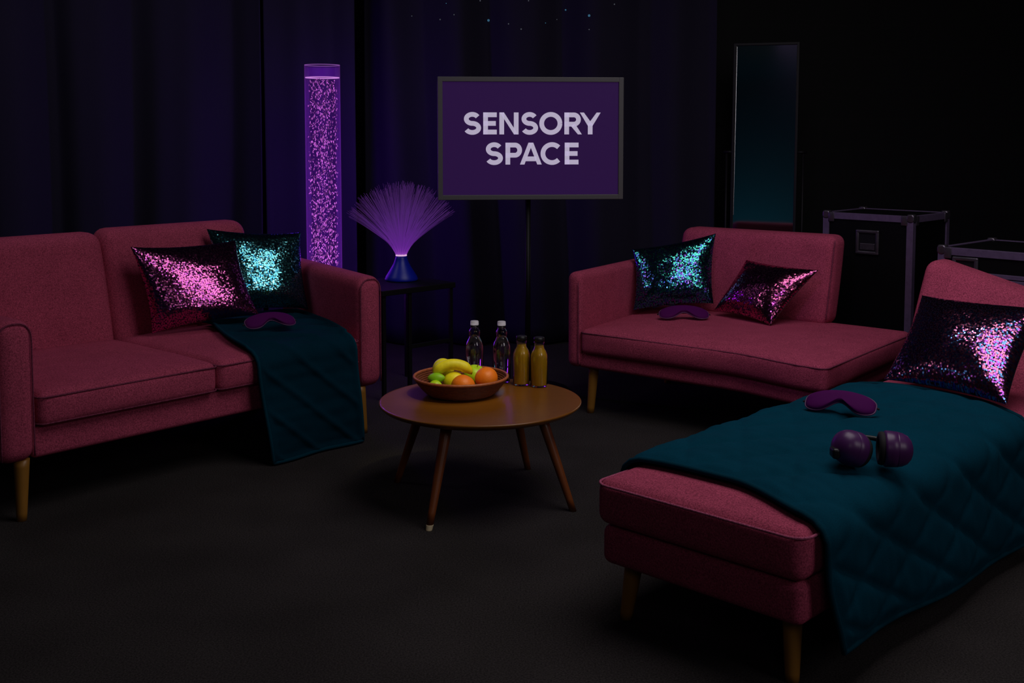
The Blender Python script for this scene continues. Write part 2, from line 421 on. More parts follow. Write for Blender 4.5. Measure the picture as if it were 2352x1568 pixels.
# ------------------------------------------------------------------ right sofa
RW, RHB, RHC, RHS, RHA = 1.44, .238, .314, .442, .73
def warpR(p): return (p[0] - .11 * p[1] * (1 - sm((p[0] - .05) / .35)), p[1] - .09 * sm((p[0] - .9) / .5) * (1 - p[1]), p[2])
def leanR(p):
    k = max(0, p[2] - .45); return (p[0] + .03 * k, p[1] + .17 * k, p[2])
sofa2 = thing('sofa', 'smaller pink sofa with one arm and an open right end, by the flight cases', 'sofa', (FR.x, FR.y, 0), FR.a, 'pink sofas')
obj('base_frame', rbox((.06, .016, RHB), (RW - .02, .98, RHC + .005), .022, warp=warpR), M['pink'], sofa2)
arm = obj('arm', rbox((-.004, 0, RHB), (.083, .9, RHA), .038, warp=warpR, mid=(4, 12, 8), side=.003), M['pink'], sofa2)
obj('piping', tube([Vector(warpR((.073, -.002, RHB + .02 + i * (RHA - RHB - .07) / 10))) for i in range(11)], .003, seg=6), M['seam'], arm)
seat = obj('seat_cushion', rbox((.085, -.008, RHC), (RW, .99, RHS), .030, crown=.02, side=.012, warp=warpR, mid=(18, 14, 4)), M['pink'], sofa2)
obj('piping', tube(rrect((.084, -.008), (RW + .001, .99), .035, RHS - .016, warp=warpR), .0036, seg=6, closed=True), M['seam'], seat)
bk = obj('backrest', rbox((.12, .855, RHS - .01), (1.035, 1.03, .905), .05, warp=leanR, side=.006, mid=(14, 4, 12)), M['pink'], sofa2)
obj('piping', tube([Vector(leanR(p)) for p in [(1.036 - .004, .862 + .006, RHS + .03 + i * .41 / 12) for i in range(13)]], .003, seg=6), M['seam'], bk)
for (u, v, du, dv) in ((.12, .075, -.012, -.012), (RW - .16, .10, .012, -.012), (.08, .9, -.012, .012), (RW - .14, .9, .012, .012)):
    obj('leg', leg_bm((u, v, RHB + .004), (u + du, v + dv, .0005), .027, .0185), M['oak'], sofa2)

# ------------------------------------------------------------------ chaise
CW, CHB, CHC, CHS = .675, .177, .296, .434
CRn = .03
def leanC(p):
    k = max(0, p[2] - .40); return (p[0] - .04 * k, p[1] + .58 * k, p[2] - .22 * max(0, p[0] + .05) * k / .46 * .46 / .42)
chaise = thing('chaise_longue', 'pink chaise longue in the right foreground under a teal blanket', 'chaise longue', (FC.x, FC.y, 0), FC.a)
obj('base_frame', rbox((.006, .012, CHB), (CW - .006, 2.3, CHC), .028, mid=(10, 16, 4), side=.004), M['pink'], chaise)
seat = obj('seat_cushion', rbox((-.004, -.004, CHC + .002), (CW + .004, 2.02, CHS), .036, crown=CRn, side=.008, mid=(14, 24, 4)), M['pink'], chaise)
obj('piping', tube(rrect((-.007, -.007), (CW + .007, 2.02), .05, CHS - .014), .0042, seg=8, closed=True), M['seam_light'], seat)
obj('backrest', rbox((-.02, 1.985, CHC + .02), (CW + .02, 2.16, .908), .055, warp=leanC, side=.008, mid=(12, 4, 12)), M['pink'], chaise)
for (u, v, du, dv) in ((.07, .095, -.018, -.016), (CW - .080, .10, .014, -.02), (.07, 2.15, -.015, .015), (CW - .07, 2.15, .015, .015)):
    obj('leg', leg_bm((u, v, CHB + .004), (u + du, v + dv, .0005), .028, .019), M['oak'], chaise)

# ------------------------------------------------------------------ blankets
def quilt_h(p, q, d, k, cross):
    def gr(x, w):
        x = abs((x / d + .5) % 1 - .5) * d
        return 1 - math.exp(-(x / w) ** 1.3)
    return .015 * gr(p - k * q, .020) * (1 - cross + cross * gr(p + k * q, .018))
def cloth(name, fn, P, Q, nP, nQ, mat, bind, label, cat, group, d=.19, k=.62, cross=.5, qs=1.0):
    """fn(p,q)->point; quilted pockets pushed out along the surface normal, a corded hem as its binding"""
    bm = bmesh.new(); pts = [[Vector(fn(P[0] + (P[1] - P[0]) * i / nP, Q[0] + (Q[1] - Q[0]) * j / nQ)) for i in range(nP + 1)] for j in range(nQ + 1)]
    g = []
    for j in range(nQ + 1):
        row = []
        for i in range(nP + 1):
            a = pts[j][min(i + 1, nP)] - pts[j][max(i - 1, 0)]; b = pts[min(j + 1, nQ)][i] - pts[max(j - 1, 0)][i]
            n = a.cross(b); n.normalize()
            p = P[0] + (P[1] - P[0]) * i / nP; q = Q[0] + (Q[1] - Q[0]) * j / nQ
            fe = sm(min(i, nP - i) / 5) * sm(min(j, nQ - j) / 5)
            h = quilt_h(p, q * qs, d, k, cross) * fe + .0055 * fe * noise.noise(Vector((p * 5, q * qs * 26, 2.0)))
            row.append(bm.verts.new(pts[j][i] + n * h))
        g.append(row)
    for j in range(nQ):
        for i in range(nP): bm.faces.new((g[j][i], g[j][i + 1], g[j + 1][i + 1], g[j + 1][i]))
    loop = [g[0][i].co.copy() for i in range(nP)] + [g[j][nP].co.copy() for j in range(nQ)] + [g[nQ][i].co.copy() for i in range(nP, 0, -1)] + [g[j][0].co.copy() for j in range(nQ, 0, -1)]
    root = thing(name, label, cat, group=group)
    o = obj('quilted_cloth', bm, mat, root)
    so = o.modifiers.new('s', 'SOLIDIFY'); so.thickness = .006; so.offset = -1
    obj('binding', tube(loop[::2], .0085, seg=8, closed=True), bind, root)
    return root
def chaise_top(u, v):
    a = (u - CW / 2) / (CW / 2 + .004); b = (v - 1.008) / 1.012
    return CHS + CRn * max(0, 1 - a ** 4) * max(0, 1 - b ** 4)
def fn_c(p, q):
    # p runs across: 0..CW is the top; below 0 hangs on the far side, above CW on the near side
    rr = .05
    fr = .165 - .10 * sm((p - .35) / .35) + .02 * sm((p - .8) / .3) * 2.5        # front edge
    bk = 1.56 + .02 * math.sin(p * 7) - .10 * sm((p - .45) / .4)                  # back edge
    v = fr + (bk - fr) * q
    e0, e1 = -.004, CW + .004
    wave = .012 * math.sin(v * 9.0 + 1.0)
    if p < e0 + rr:
        s = (e0 + rr) - p; ang = min(s / rr, math.pi / 2); zt = chaise_top(e0 + rr, v)
        ex = max(0, s - rr * math.pi / 2)
        u = e0 + rr - (rr + .034) * math.sin(ang); z = zt + .022 - (rr + .022) * (1 - math.cos(ang)) - ex
        u -= .02 * sm(ex / .2)
    elif p > e1 - rr:
        s = p - (e1 - rr); ang = min(s / rr, math.pi / 2); zt = chaise_top(e1 - rr, v)
        ex = max(0, s - rr * math.pi / 2) * (.83 + .17 * min(1, q * 1.5))
        u = e1 - rr + (rr + .034) * math.sin(ang); z = zt + .022 - (rr + .022) * (1 - math.cos(ang)) - ex * .985
        u += (.018 + wave * .8) * sm(ex / .3)
    else: u = p; z = chaise_top(p, v) + .022
    return FC.w(u, v, z)
cloth('blanket', fn_c, (-.16, CW + .375), (0, 1), 110, 150, M['teal'], M['tealbind'], 'quilted teal velvet blanket spread over the pink chaise longue', 'blanket', 'teal quilted blankets', qs=1.4)
# (quilt works in p and q; stretch q to metres)
def fn_l(p, q):
    # p: 0 at the back of the seat .. along the seat, over the front edge and down
    ub = 1.29 - .19 * sm(p / .75); ue = 1.69 - .05 * sm((p - .3) / .5) + .0 * sm((.35 - p) / .3)
    if p > .8: ub = 1.10 + .05 * (p - .8) / .5; ue = 1.64
    u = ub + (ue - ub) * q
    v0 = .74; fr = -.012; rr = .05; L0 = v0 - (fr + rr)
    if p < L0:
        v = v0 - p
        a = (u - 1.32) / .39; b = (v - .42) / .43
        z = LHS + .022 * max(0, 1 - a ** 4) * max(0, 1 - b ** 4) + .028
    else:
        s = p - L0; ang = min(s / rr, math.pi / 2); ex = max(0, s - rr * math.pi / 2)
        v = fr + rr - (rr + .038) * math.sin(ang); z = LHS + .028 - (rr + .028) * (1 - math.cos(ang)) - ex
        v -= .035 * sm(ex / .4) + .010 * math.sin(u * 16 + 1) * sm(ex / .25)
        z = max(z, .012)
    x, y, z = warpL((u, v, z))
    return FL.w(x if p < L0 else u, v, z)
cloth('blanket', lambda p, q: fn_l(q * 1.0, p / .55), (0, .55), (0, 1.21), 70, 130, M['teal_shaded'], M['tealbind'], 'quilted teal blanket hanging off the button-back sofa to the floor', 'blanket', 'teal quilted blankets', d=.23, k=1.2, cross=.0)

# ------------------------------------------------------------------ pillows
def pillow(fr, loc4, mat, backmat, label, tf=.075, tb=.05, pinch=.075, peak=(0, 0)):
    c = [fr.w(*p) for p in loc4]                                  # BL BR TR TL
    ctr = (c[0] + c[1] + c[2] + c[3]) / 4
    nrm = (c[1] - c[0]).cross(c[3] - c[0]).normalized()
    base = Vector((ctr.x, ctr.y, min(p.z for p in c)))
    root = thing('sequin_pillow', label, 'pillow', base, 0, 'sequin pillows')
    n = 34
    Wd = (c[1] - c[0]).length; Hd = (c[3] - c[0]).length
    def P(i, j, sgn, T):
        s = -1 + 2 * i / n; t = -1 + 2 * j / n
        s = math.copysign(abs(math.sin(s * math.pi / 2)), s); t = math.copysign(abs(math.sin(t * math.pi / 2)), t)
        se = s * (1 - pinch * (1 - t * t)); te = t * (1 - pinch * (1 - s * s))
        a, b = (se + 1) / 2, (te + 1) / 2
        p = c[0] * (1 - a) * (1 - b) + c[1] * a * (1 - b) + c[2] * a * b + c[3] * (1 - a) * b
        def pk(x, x0): return (x - x0) / (1 + x0) if x < x0 else (x - x0) / (1 - x0)
        s_, t_ = pk(s, peak[0] if sgn > 0 else 0), pk(t, peak[1] if sgn > 0 else 0)
        f = (max(0, (1 - s_ * s_) * (1 - t_ * t_))) ** .5
        wr = .006 * noise.noise(Vector((s * 2.6 + ctr.x, t * 2.6, ctr.y))) * f
        return p + nrm * sgn * (T * f + wr) - base, (a * Wd, b * Hd)
    for sgn, T, m_, nm in ((1, tf, mat, 'sequin_front'), (-1, tb, backmat, 'pillow_back')):
        bm = bmesh.new(); uvl = bm.loops.layers.uv.new('UVMap'); g = []; uvs = {}
        for j in range(n + 1):
            row = []
            for i in range(n + 1):
                co, uv = P(i, j, sgn, T); v = bm.verts.new(co); uvs[v] = uv; row.append(v)
            g.append(row)
        for j in range(n):
            for i in range(n):
                q = (g[j][i], g[j][i + 1], g[j + 1][i + 1], g[j + 1][i])
                f = bm.faces.new(q if sgn > 0 else q[::-1])
                for l in f.loops: l[uvl].uv = uvs[l.vert]
        obj(nm, bm, m_, root)
    return ctr + nrm * tf, nrm, c
M['seq_pink'] = m_sequin('pink sequins', [(.7, (.62, .13, .40)), (.3, (.38, .07, .36))], backing=(.012, .003, .012))
M['seq_teal'] = m_sequin('teal sequins', [(.6, (.14, .55, .60)), (.25, (.05, .32, .50)), (.15, (.3, .7, .7))], backing=(.002, .006, .009))
M['seq_aqua'] = m_sequin('aqua and violet sequins', [(.5, (.07, .55, .45)), (.3, (.07, .18, .55)), (.2, (.2, .1, .55))], backing=(.002, .004, .009))
M['seq_rose'] = m_sequin('rose sequins', [(.7, (.62, .13, .32)), (.3, (.34, .07, .24))], backing=(.012, .003, .009))
M['seq_mix'] = m_sequin('pink blue violet sequins', [(.42, (.72, .20, .38)), (.2, (.14, .32, .70)), (.38, (.38, .09, .52))], backing=(.008, .003, .014))
M['pilback'] = m_plain('plum velvet', (.02, .004, .02), .9, sheen=.2); M['pilbackt'] = m_plain('dark teal velvet', (.003, .008, .011), .9)
spots = []
PL = {}
PL['p1'] = pillow(FL, [(1.024, .687, .505), (1.493, .50, .558), (1.513, .72, .906), (.977, .78, .910)], M['seq_pink'], M['pilback'], 'pink sequin pillow at the front of the pair on the button-back sofa', peak=(-.05, -.38))
PL['p2'] = pillow(FL, [(1.44, .72, .550), (1.855, .58, .535), (1.905, .70, .922), (1.447, .87, .96)], M['seq_teal'], M['pilbackt'], 'teal sequin pillow behind the pink one on the button-back sofa', peak=(.05, -.42))
PL['p3'] = pillow(FR, [(.078, .52, .475), (.45, .74, .52), (.40, .85, .891), (.008, .62, .797)], M['seq_aqua'], M['pilbackt'], 'dark teal sequin pillow leaning on the arm of the smaller sofa', peak=(.25, -.42))
PL['p4'] = pillow(FR, [(.476, .70, .492), (.861, .58, .466), (1.03, .77, .743), (.585, .85, .758)], M['seq_rose'], M['pilback'], 'rose sequin pillow tilted on one corner against the smaller sofa back', peak=(.25, -.05))
PL['p5'] = pillow(FC, [(.114, 1.598, .492), (.621, 1.49, .497), (.614, 1.85, .793), (.086, 1.98, .778)], M['seq_mix'], M['pilback'], 'large purple sequin pillow leaning on the chaise longue backrest', peak=(.35, -.1))

# ------------------------------------------------------------------ coffee table
TX, TY, TZ, TR_ = -.126, 4.44, .385, .402
table = thing('coffee_table', 'round walnut coffee table on four splayed legs in the middle', 'table', (TX, TY, 0))
prof = [(0, TZ - .026), (TR_ - .03, TZ - .026), (TR_ - .014, TZ - .020), (TR_ - .003, TZ - .010), (TR_, TZ - .006), (TR_, TZ - .002), (TR_ - .002, TZ), (TR_ - .01, TZ), (0, TZ)]
obj('tabletop', lathe(prof, 96), M['walnut'], table)
for i, (bx, by) in enumerate(((-.303, 4.029), (.234, 4.242), (.068, 4.782), (-.477, 4.599))):
    b = Vector((bx - TX, by - TY, .0005)); t = Vector((b.x * .66, b.y * .66, TZ - .026)); 
    if i == 0: b = b + (t - b) * .055
    lg = obj('leg', leg_bm(t, b, .0225, .0135), M['walnutleg'], table)
    if i == 0:
        b0 = Vector((bx - TX, by - TY, .0005))
        tag(obj('foot_cap', leg_bm(b, b0, .0139, .0120), M['cream'], lg), 'cream foot cap')

# basket bowl
BX, BY, BZ = -.208, 4.535, TZ
bowl = thing('fruit_bowl', 'round woven wicker fruit bowl on the walnut coffee table', 'bowl', (BX, BY, BZ))
prof_o = [(0.0, .0005), (.105, .0005), (.128, .004)]
for i in range(1, 73):
    t = i / 72; rr = .128 + (.192 - .128) * (t ** .72); z = .004 + .070 * t
    prof_o.append((rr + .0020 * math.sin(t * 10 * 2 * math.pi), z))
prof_i = [(r_ - .006, z) for r_, z in prof_o[3:][::-1]] + [(.118, .008), (0, .008)]
obj('bowl_body', lathe(prof_o + prof_i, 96), M['wicker'], bowl)
rim = [((.1895) * math.cos(2 * math.pi * k / 90), (.1895) * math.sin(2 * math.pi * k / 90), .076) for k in range(90)]
M['rim'] = m_plain('rim cane', (.42, .12, .05), .4, var=.25, vscale=60)
obj('bowl_rim', tube(rim, .0055, seg=10, closed=True), M['rim'], bowl)

def at_y(px, py, y):
    d = ray(px, py); return Vector((0, 0, CAM_H)) + d * (y / d.y)
def fruit_round(name, label, cat, c, r_, mat, sq=(1, 1, 1), rot=(0, 0, 0), dimple=.12, stem=False, tip=0):
    bm = bmesh.new(); bmesh.ops.create_uvsphere(bm, u_segments=36, v_segments=24, radius=1)
    for v in bm.verts:
        z = v.co.z; k = 1 - dimple * math.exp(-((1 - abs(z)) / .05)) 
        v.co *= k
        if tip: v.co.z *= 1 + tip * max(0, abs(z) - .75) * 2
        v.co *= 1 + .012 * noise.noise(v.co * 1.7 + Vector(c))
        v.co = Vector((v.co.x * sq[0], v.co.y * sq[1], v.co.z * sq[2])) * r_
    if stem:
        root = thing(name, label, cat, c, group='fruit in the wicker bowl'); root.rotation_euler = rot
        obj('flesh', bm, mat, root)
        obj('stem', tube([(0, 0, r_ * .8), (.001, 0, r_ * 1.0), (.003, 0, r_ * 1.13)], .0016, seg=6), M['walnutleg'], root)
        return root
    o = obj(name, bm, mat); o.location = c; o.rotation_euler = rot
    return tag(o, label, cat, 'fruit in the wicker bowl')
def fr_at(px, py, y): return at_y(px, py, y)
fruit_round('lemon', 'large yellow lemon at the back left of the fruit bowl', 'fruit', fr_at(1018, 848, 4.60), .0440, M['lemon'], (1.05, 1, 1), (0, R(70), R(20)), 0.0, tip=.1)
fruit_round('apple', 'bright green apple behind the right-hand orange', 'fruit', fr_at(1091, 861, 4.605), .0465, M['apple'], (1, 1, .92), (R(12), R(14), 0), .14, stem=True)
fruit_round('orange', 'orange on the right side of the fruit bowl', 'fruit', fr_at(1117, 868, 4.515), .0465, M['orange'], (1, 1, .95), (R(20), 0, 0), .03)
fruit_round('orange', 'orange at the front rim of the fruit bowl', 'fruit', fr_at(1064, 886, 4.452), .0480, M['orange'], (1, 1, .92), (R(-25), R(15), 0), .03)
fruit_round('lemon', 'small yellow lemon tucked behind the front orange', 'fruit', fr_at(1041, 875, 4.53), .0400, M['lemon'], (1, 1, 1.1), (0, R(60), R(-30)), 0.0, tip=.1)
fruit_round('lime', 'long dark green lime below the banana', 'fruit', fr_at(1002, 868, 4.50), .020, M['lime'], (1.05, 1.05, 1.75), (0, R(86), R(-14)), 0.0, tip=.1)
fruit_round('lime', 'yellow-green lime at the lower left rim of the bowl', 'fruit', fr_at(1000, 885, 4.468), .021, M['apple'], (1, 1, 1.25), (0, R(88), R(-15)), 0.0, tip=.1)
# banana
ban = thing('banana', 'single curved yellow banana on top of the fruit', 'fruit', fr_at(1040, 850, 4.525), 0, 'fruit in the wicker bowl')
bp_, br_ = [], []
for i in range(25):
    t = i / 24; a = R(158 - 136 * t)
    bp_.append(Vector((.080 * math.cos(a), -.010 + .02 * t, .062 * math.sin(a) - .038)))
    br_.append(.0205 * (min(1, (t + .02) / .2) ** .6) * (min(1, (1.02 - t) / .22) ** .6) + .002)
obj('peel', tube(bp_, br_, seg=14), M['banana'], ban)
obj('tip', tube([bp_[-1], bp_[-1] + (bp_[-1] - bp_[-2]) * .6], [.0042, .0034], seg=8), M['walnutleg'], ban)
obj('tip', tube([bp_[0], bp_[0] + (bp_[0] - bp_[1]) * 1.2], [.0042, .0034], seg=8), M['lime'], ban)

# bottles
def shell(prof, th):
    return prof + [(max(r_ - th, .0005), max(z, prof[0][1] + .006)) for r_, z in prof[::-1]]
def water_bottle(x, y, label):
    b = thing('water_bottle', label, 'bottle', (x, y, TZ), 0, 'clear water bottles on the coffee table'); b.scale = (1, 1, .93)
    pr = [(0, .0004), (.032, .0004), (.0372, .004), (.0380, .012), (.0380, .150), (.0368, .166), (.0325, .183), (.0265, .197), (.0228, .206), (.0218, .211), (.0236, .219), (.0240, .229), (.0226, .238), (.0172, .245), (.0162, .250), (.0162, .262)]
    inn = [(r_ - .0022, z) for r_, z in pr[::-1][:-3]] + [(.033, .007), (0, .007)]
    obj('bottle_body', lathe(pr + inn, 48), M['glass'], b)
    wl = [(0, .0076), (.0325, .0076)] + [(r_ - .0026, z) for r_, z in pr[4:9]] + [(.0190, .210), (0, .210)]
    obj('water', lathe(wl, 48), M['water'], b)
    obj('cap', lathe([(0, .281), (.0155, .281), (.0175, .279), (.0178, .262), (.0178, .2635), (.0160, .262)], 40), M['white'], b)
water_bottle(-.1600, 4.777, 'clear water bottle with white cap, behind the bowl')
water_bottle(-.0445, 4.765, 'clear water bottle with white cap, beside the orange juice')
def juice_bottle(x, y, label):
    b = thing('juice_bottle', label, 'bottle', (x, y, TZ), 0, 'orange juice bottles on the coffee table')
    pr = [(0, .0004), (.031, .0004), (.0352, .004), (.0358, .012), (.0358, .118), (.0345, .134), (.029, .150), (.0225, .160), (.0205, .167), (.0205, .180), (.022, .183), (.022, .188), (.0205, .191), (.0205, .199)]
    inn = [(r_ - .0012, z) for r_, z in pr[::-1][:-4]] + [(.0346, .010), (.033, .0065), (0, .0065)]
    obj('bottle_body', lathe(pr + inn, 48), M['glass'], b)
    jl = [(0, .0068), (.0326, .0068), (.0340, .010)] + [(r_ - .0014, z) for r_, z in pr[4:9]] + [(.0190, .174), (0, .174)]
    obj('juice', lathe(jl, 48), M['juice'], b)
    obj('cap', lathe([(0, .209), (.0185, .209), (.0222, .207), (.0226, .192), (.0208, .190)], 40), M['black'], b)
juice_bottle(.040, 4.712, 'orange juice bottle with dark cap, beside the clear bottle')
juice_bottle(.1135, 4.682, 'orange juice bottle with dark cap, at the right end of the row')

# ------------------------------------------------------------------ sleep masks
def mask(pos, rz, label, size=1.0, tilt=(0, 0), arch=.012):
    root = thing('sleep_mask', label, 'sleep mask', pos, rz, 'purple sleep masks'); root.rotation_euler = (tilt[0], tilt[1], rz)
    def outline(k):
        # kidney outline with a nose notch; k shrinks it
        P = []
        N_ = 96
        for i in range(N_):
            a = 2 * math.pi * i / N_; cx, sx = math.cos(a), math.sin(a)
            x = .103 * cx * (1.10 - .10 * cx * cx)
            if sx >= 0: y = .036 * (abs(sx) ** .75) + .004 * (1 - (x / .103) ** 2)
            else: y = -.046 * (abs(sx) ** .6)
            if sx < 0: y += .043 * math.exp(-(x / .040) ** 2)
            P.append(Vector((x * k * size, (y * k + .0) * size, 0)))
        return P
    bm = bmesh.new(); rings = []
    def bend(p, h): return Vector((p.x, p.y, h + arch * (1 - (p.x / (.103 * size)) ** 2) + .004))
    lv = [(1.0, .0), (1.0, .005), (.97, .0105), (.90, .0145), (.75, .0180), (.5, .020), (.25, .0205)]
    ctr = Vector((0, .006 * size, 0))
    for k, h in lv:
        base = outline(1.0); rings.append([bm.verts.new(bend(ctr + (p - ctr) * k, h)) for p in base])
    for A, B in zip(rings, rings[1:]):
        for i in range(len(A)): bm.faces.new((A[i], A[(i + 1) % len(A)], B[(i + 1) % len(A)], B[i]))
    cv = bm.verts.new(bend(ctr, .0207))
    for i in range(len(A)): bm.faces.new((B[i], B[(i + 1) % len(B)], cv))
    c2 = bm.verts.new(bend(ctr, 0))
    for i in range(len(A)): bm.faces.new((rings[0][(i + 1) % len(A)], rings[0][i], c2))
    bmesh.ops.recalc_face_normals(bm, faces=bm.faces)
    obj('eye_pad', bm, M['maskp'], root)
    obj('piping', tube([bend(p * 1.012, .004) for p in outline(1.0)], .0026, seg=8, closed=True), M['maskpipe'], root)
    st = []
    for i in range(21):
        a = math.pi * i / 20; st.append(Vector((.112 * size * math.cos(a), -.004 + .012 * math.sin(a), .0035 + .004 * math.sin(a))))
    sb = bmesh.new()
    for s0 in (-1, 1):
        pass
    add_tube(sb, st, .0035, seg=8); obj('strap', sb, M['strap'], root)
    return root
pm = FL.w(1.385, .265, LHS + .080); mask(pm, R(33), 'purple sleep mask lying on the blanket of the button-back sofa', 1.16, (R(33), 0))
pm = FR.w(.405, .495, RHS + .042); mask(pm, R(-3), 'purple sleep mask lying on the seat of the smaller sofa', 1.24, (R(30), 0))
pm = FC.w(.262, .975, chaise_top(.262, .975) + .060); mask(pm, R(-27), 'purple sleep mask lying on the chaise longue blanket', 1.12, (R(38), 0))

# ------------------------------------------------------------------ ear defenders
hp = thing('headphones', 'purple ear defenders with black headband on the chaise longue blanket', 'headphones', FC.w(.622, .474, chaise_top(.6, .474) + .043))
def cup(axis_deg, tilt, pos):
    pr = [(0, .056), (.014, .055), (.028, .050), (.040, .040), (.047, .026), (.0495, .014), (.0500, .0125), (.0485, .0115), (.0500, .0105), (.0510, -.004), (.0515, -.018), (.050, -.023), (.045, -.025), (0, -.025)]
    bm = lathe(pr, 48)
    m = Matrix.Translation(pos) @ Matrix.Rotation(R(axis_deg), 4, 'Z') @ Matrix.Rotation(R(tilt), 4, 'Y')
    xf(bm, m); e = obj('ear_cup', bm, M['cup'], hp)
    pd = lathe([(.046, -.024), (.048, -.030), (.046, -.038), (.036, -.041), (.026, -.038), (.024, -.028), (0, -.028)], 40); xf(pd, m)
    obj('ear_pad', pd, M['strap'], e)
    return m
m1 = cup(205, 68, Vector((-.055, .01, .052)))
m2 = cup(-10, 92, Vector((.060, -.0, .052)))
band = []
for i in range(25):
    t = i / 24; a = R(200 - 215 * t)
    band.append(Vector((.006 + .085 * math.cos(a), .03 + .075 * math.sin(a), .028 + .03 * math.sin(math.pi * t))))
b = bmesh.new(); add_tube(b, band, .0075, seg=10); obj('headband', b, M['black'], hp)
hb = rbox((-.118, -.030, .030), (-.096, .012, .060), .008, mid=(2, 2, 2)); obj('hinge', hb, M['black'], hp)

# ------------------------------------------------------------------ bubble tube lamp
bt = thing('bubble_tube_lamp', 'tall violet bubble tube lamp in front of the curtain', 'lamp', (-1.149, 6.9, 0))
TRB, ZT, ZW, ZB = .1075, 1.85, 1.775, .30
def m_acryl():
    N = NT('acrylic tube'); tr = N.n('ShaderNodeBsdfTransparent', {'Color': c4((.93, .90, .97))}); gl = N.n('ShaderNodeBsdfGlossy', {'Color': c4((1, 1, 1)), 'Roughness': .35})
    fr = N.n('ShaderNodeFresnel', {'IOR': 1.35}); fk = N.n('ShaderNodeMath', {0: fr.outputs[0], 1: .12}, operation='MULTIPLY')
    mx = N.n('ShaderNodeMixShader', {0: fk.outputs[0], 1: tr.outputs[0], 2: gl.outputs[0]})
    N.surf(mx.outputs[0]); e = N.n('ShaderNodeEmission', {'Color': c4((.42, .06, .85)), 'Strength': 2.2}); N.vol(e.outputs[0]); return N.m
def m_lit_water():
    N = NT('lit water'); tr = N.n('ShaderNodeBsdfTransparent', {'Color': c4((1, 1, 1))}); N.surf(tr.outputs[0])
    e = N.n('ShaderNodeEmission', {'Color': c4((.22, .015, .75)), 'Strength': .22}); N.vol(e.outputs[0]); return N.m
M['acryl'] = m_acryl(); M['litwater'] = m_lit_water()
th = .005
obj('tube_wall', lathe([(TRB, ZB), (TRB, ZT - .004), (TRB - .002, ZT), (TRB - th + .001, ZT), (TRB - th, ZT - .003), (TRB - th, ZB)], 64, close=True), M['acryl'], bt)
M['rimglow'] = m_emit('lit acrylic rim', (.65, .22, .95), .30)
obj('top_rim', tube([((TRB - .003) * math.cos(2 * math.pi * k / 64), (TRB - .003) * math.sin(2 * math.pi * k / 64), ZT) for k in range(64)], .0025, seg=6, closed=True), M['rimglow'], bt)
obj('water_column', lathe([(0, ZB), (TRB - th - .001, ZB), (TRB - th - .001, ZW), (0, ZW)], 64), M['litwater'], bt)
N_ = NT('lit acrylic plug'); N_.surf(N_.n('ShaderNodeBsdfTransparent').outputs[0]); N_.vol(N_.n('ShaderNodeEmission', {'Color': c4((.22, .012, .75)), 'Strength': 1.0}).outputs[0])
obj('top_plug', lathe([(0, ZW + .006), (TRB - th - .001, ZW + .006), (TRB - th - .001, ZT - .012), (0, ZT - .012)], 64), N_.m, bt)
M['foam'] = m_emit('foam ring', (.85, .35, .95), .8)
obj('foam_ring', tube([((TRB - th - .003) * math.cos(2 * math.pi * k / 64), (TRB - th - .003) * math.sin(2 * math.pi * k / 64), ZW) for k in range(64)], .0032, seg=6, closed=True), M['foam'], bt)
obj('pedestal', lathe([(0, .0005), (.17, .0005), (.17, .05), (.15, .07), (.135, .28), (.125, ZB), (0, ZB)], 48), M['black'], bt)
def m_bubble():
    N = NT('lit bubbles'); at = N.n('ShaderNodeAttribute', {}, attribute_name='glow', attribute_type='GEOMETRY')
    e = N.n('ShaderNodeEmission', {'Color': c4((.72, .16, .78)), 'Strength': at.outputs['Fac']}); N.surf(e.outputs[0]); return N.m
M['bubble'] = m_bubble(); M['bubble'].cycles.emission_sampling = 'NONE'
bm = bmesh.new(); gl = bm.verts.layers.float.new('glow'); rnd = random.Random(2)
for i in range(2500):
    t = rnd.random() ** 1.1; z = ZB + (ZW - .01 - ZB) * t
    rad = .088 * (rnd.random() ** .5); a = rnd.uniform(0, 2 * math.pi)
    mt = Matrix.Translation((rad * math.cos(a), rad * math.sin(a), z)) @ Matrix.Rotation(rnd.uniform(0, 6.28), 4, 'Z') @ Matrix.Rotation(rnd.uniform(-.9, .9), 4, 'X') @ Matrix.Diagonal((rnd.uniform(.0018, .0038), rnd.uniform(.0018, .0034), rnd.uniform(.003, .010), 1))
    r_ = bmesh.ops.create_icosphere(bm, subdivisions=1, radius=1, matrix=mt)
    g = (.10 + 1.15 * rnd.random() ** 1.5) * (1.3 - .5 * t)
    for v in r_['verts']: v[gl] = g
tag(obj('bubbles', bm, M['bubble'], bt), kind='stuff')

# ------------------------------------------------------------------ side table and fibre lamp
side = thing('side_table', 'black metal side table under the fibre optic lamp', 'table', (0, 0, 0))
SA, SB = Vector((-.69, 5.985, 0)), Vector((-.318, 6.345, 0)); sd = (SB - SA).normalized(); sv = Vector((-sd.y, sd.x, 0)); SL = (SB - SA).length; SD = .44
side.location = SA; side.rotation_euler = (0, 0, math.atan2(sd.y, sd.x))
obj('tabletop', box((0, 0, .572), (SL, SD, .602), .003), M['metal'], side, smooth=False)
for (u, v) in ((.012, .012), (.19, .012), (SL - .03, .012), (.012, SD - .03), (SL - .03, SD - .03)):
    obj('leg', box((u, v, .0005), (u + .02, v + .02, .5725), .002), M['metal'], side, smooth=False)
obj('stretcher', box((.19, .014, .262), (SL - .012, .030, .284), .002), M['metal'], side, smooth=False)
lp = at_y(922, 640, 6.42)
lamp = thing('fibre_optic_lamp', 'fibre optic lamp with violet fan on a blue base', 'lamp', (lp.x, 6.42, .6025))
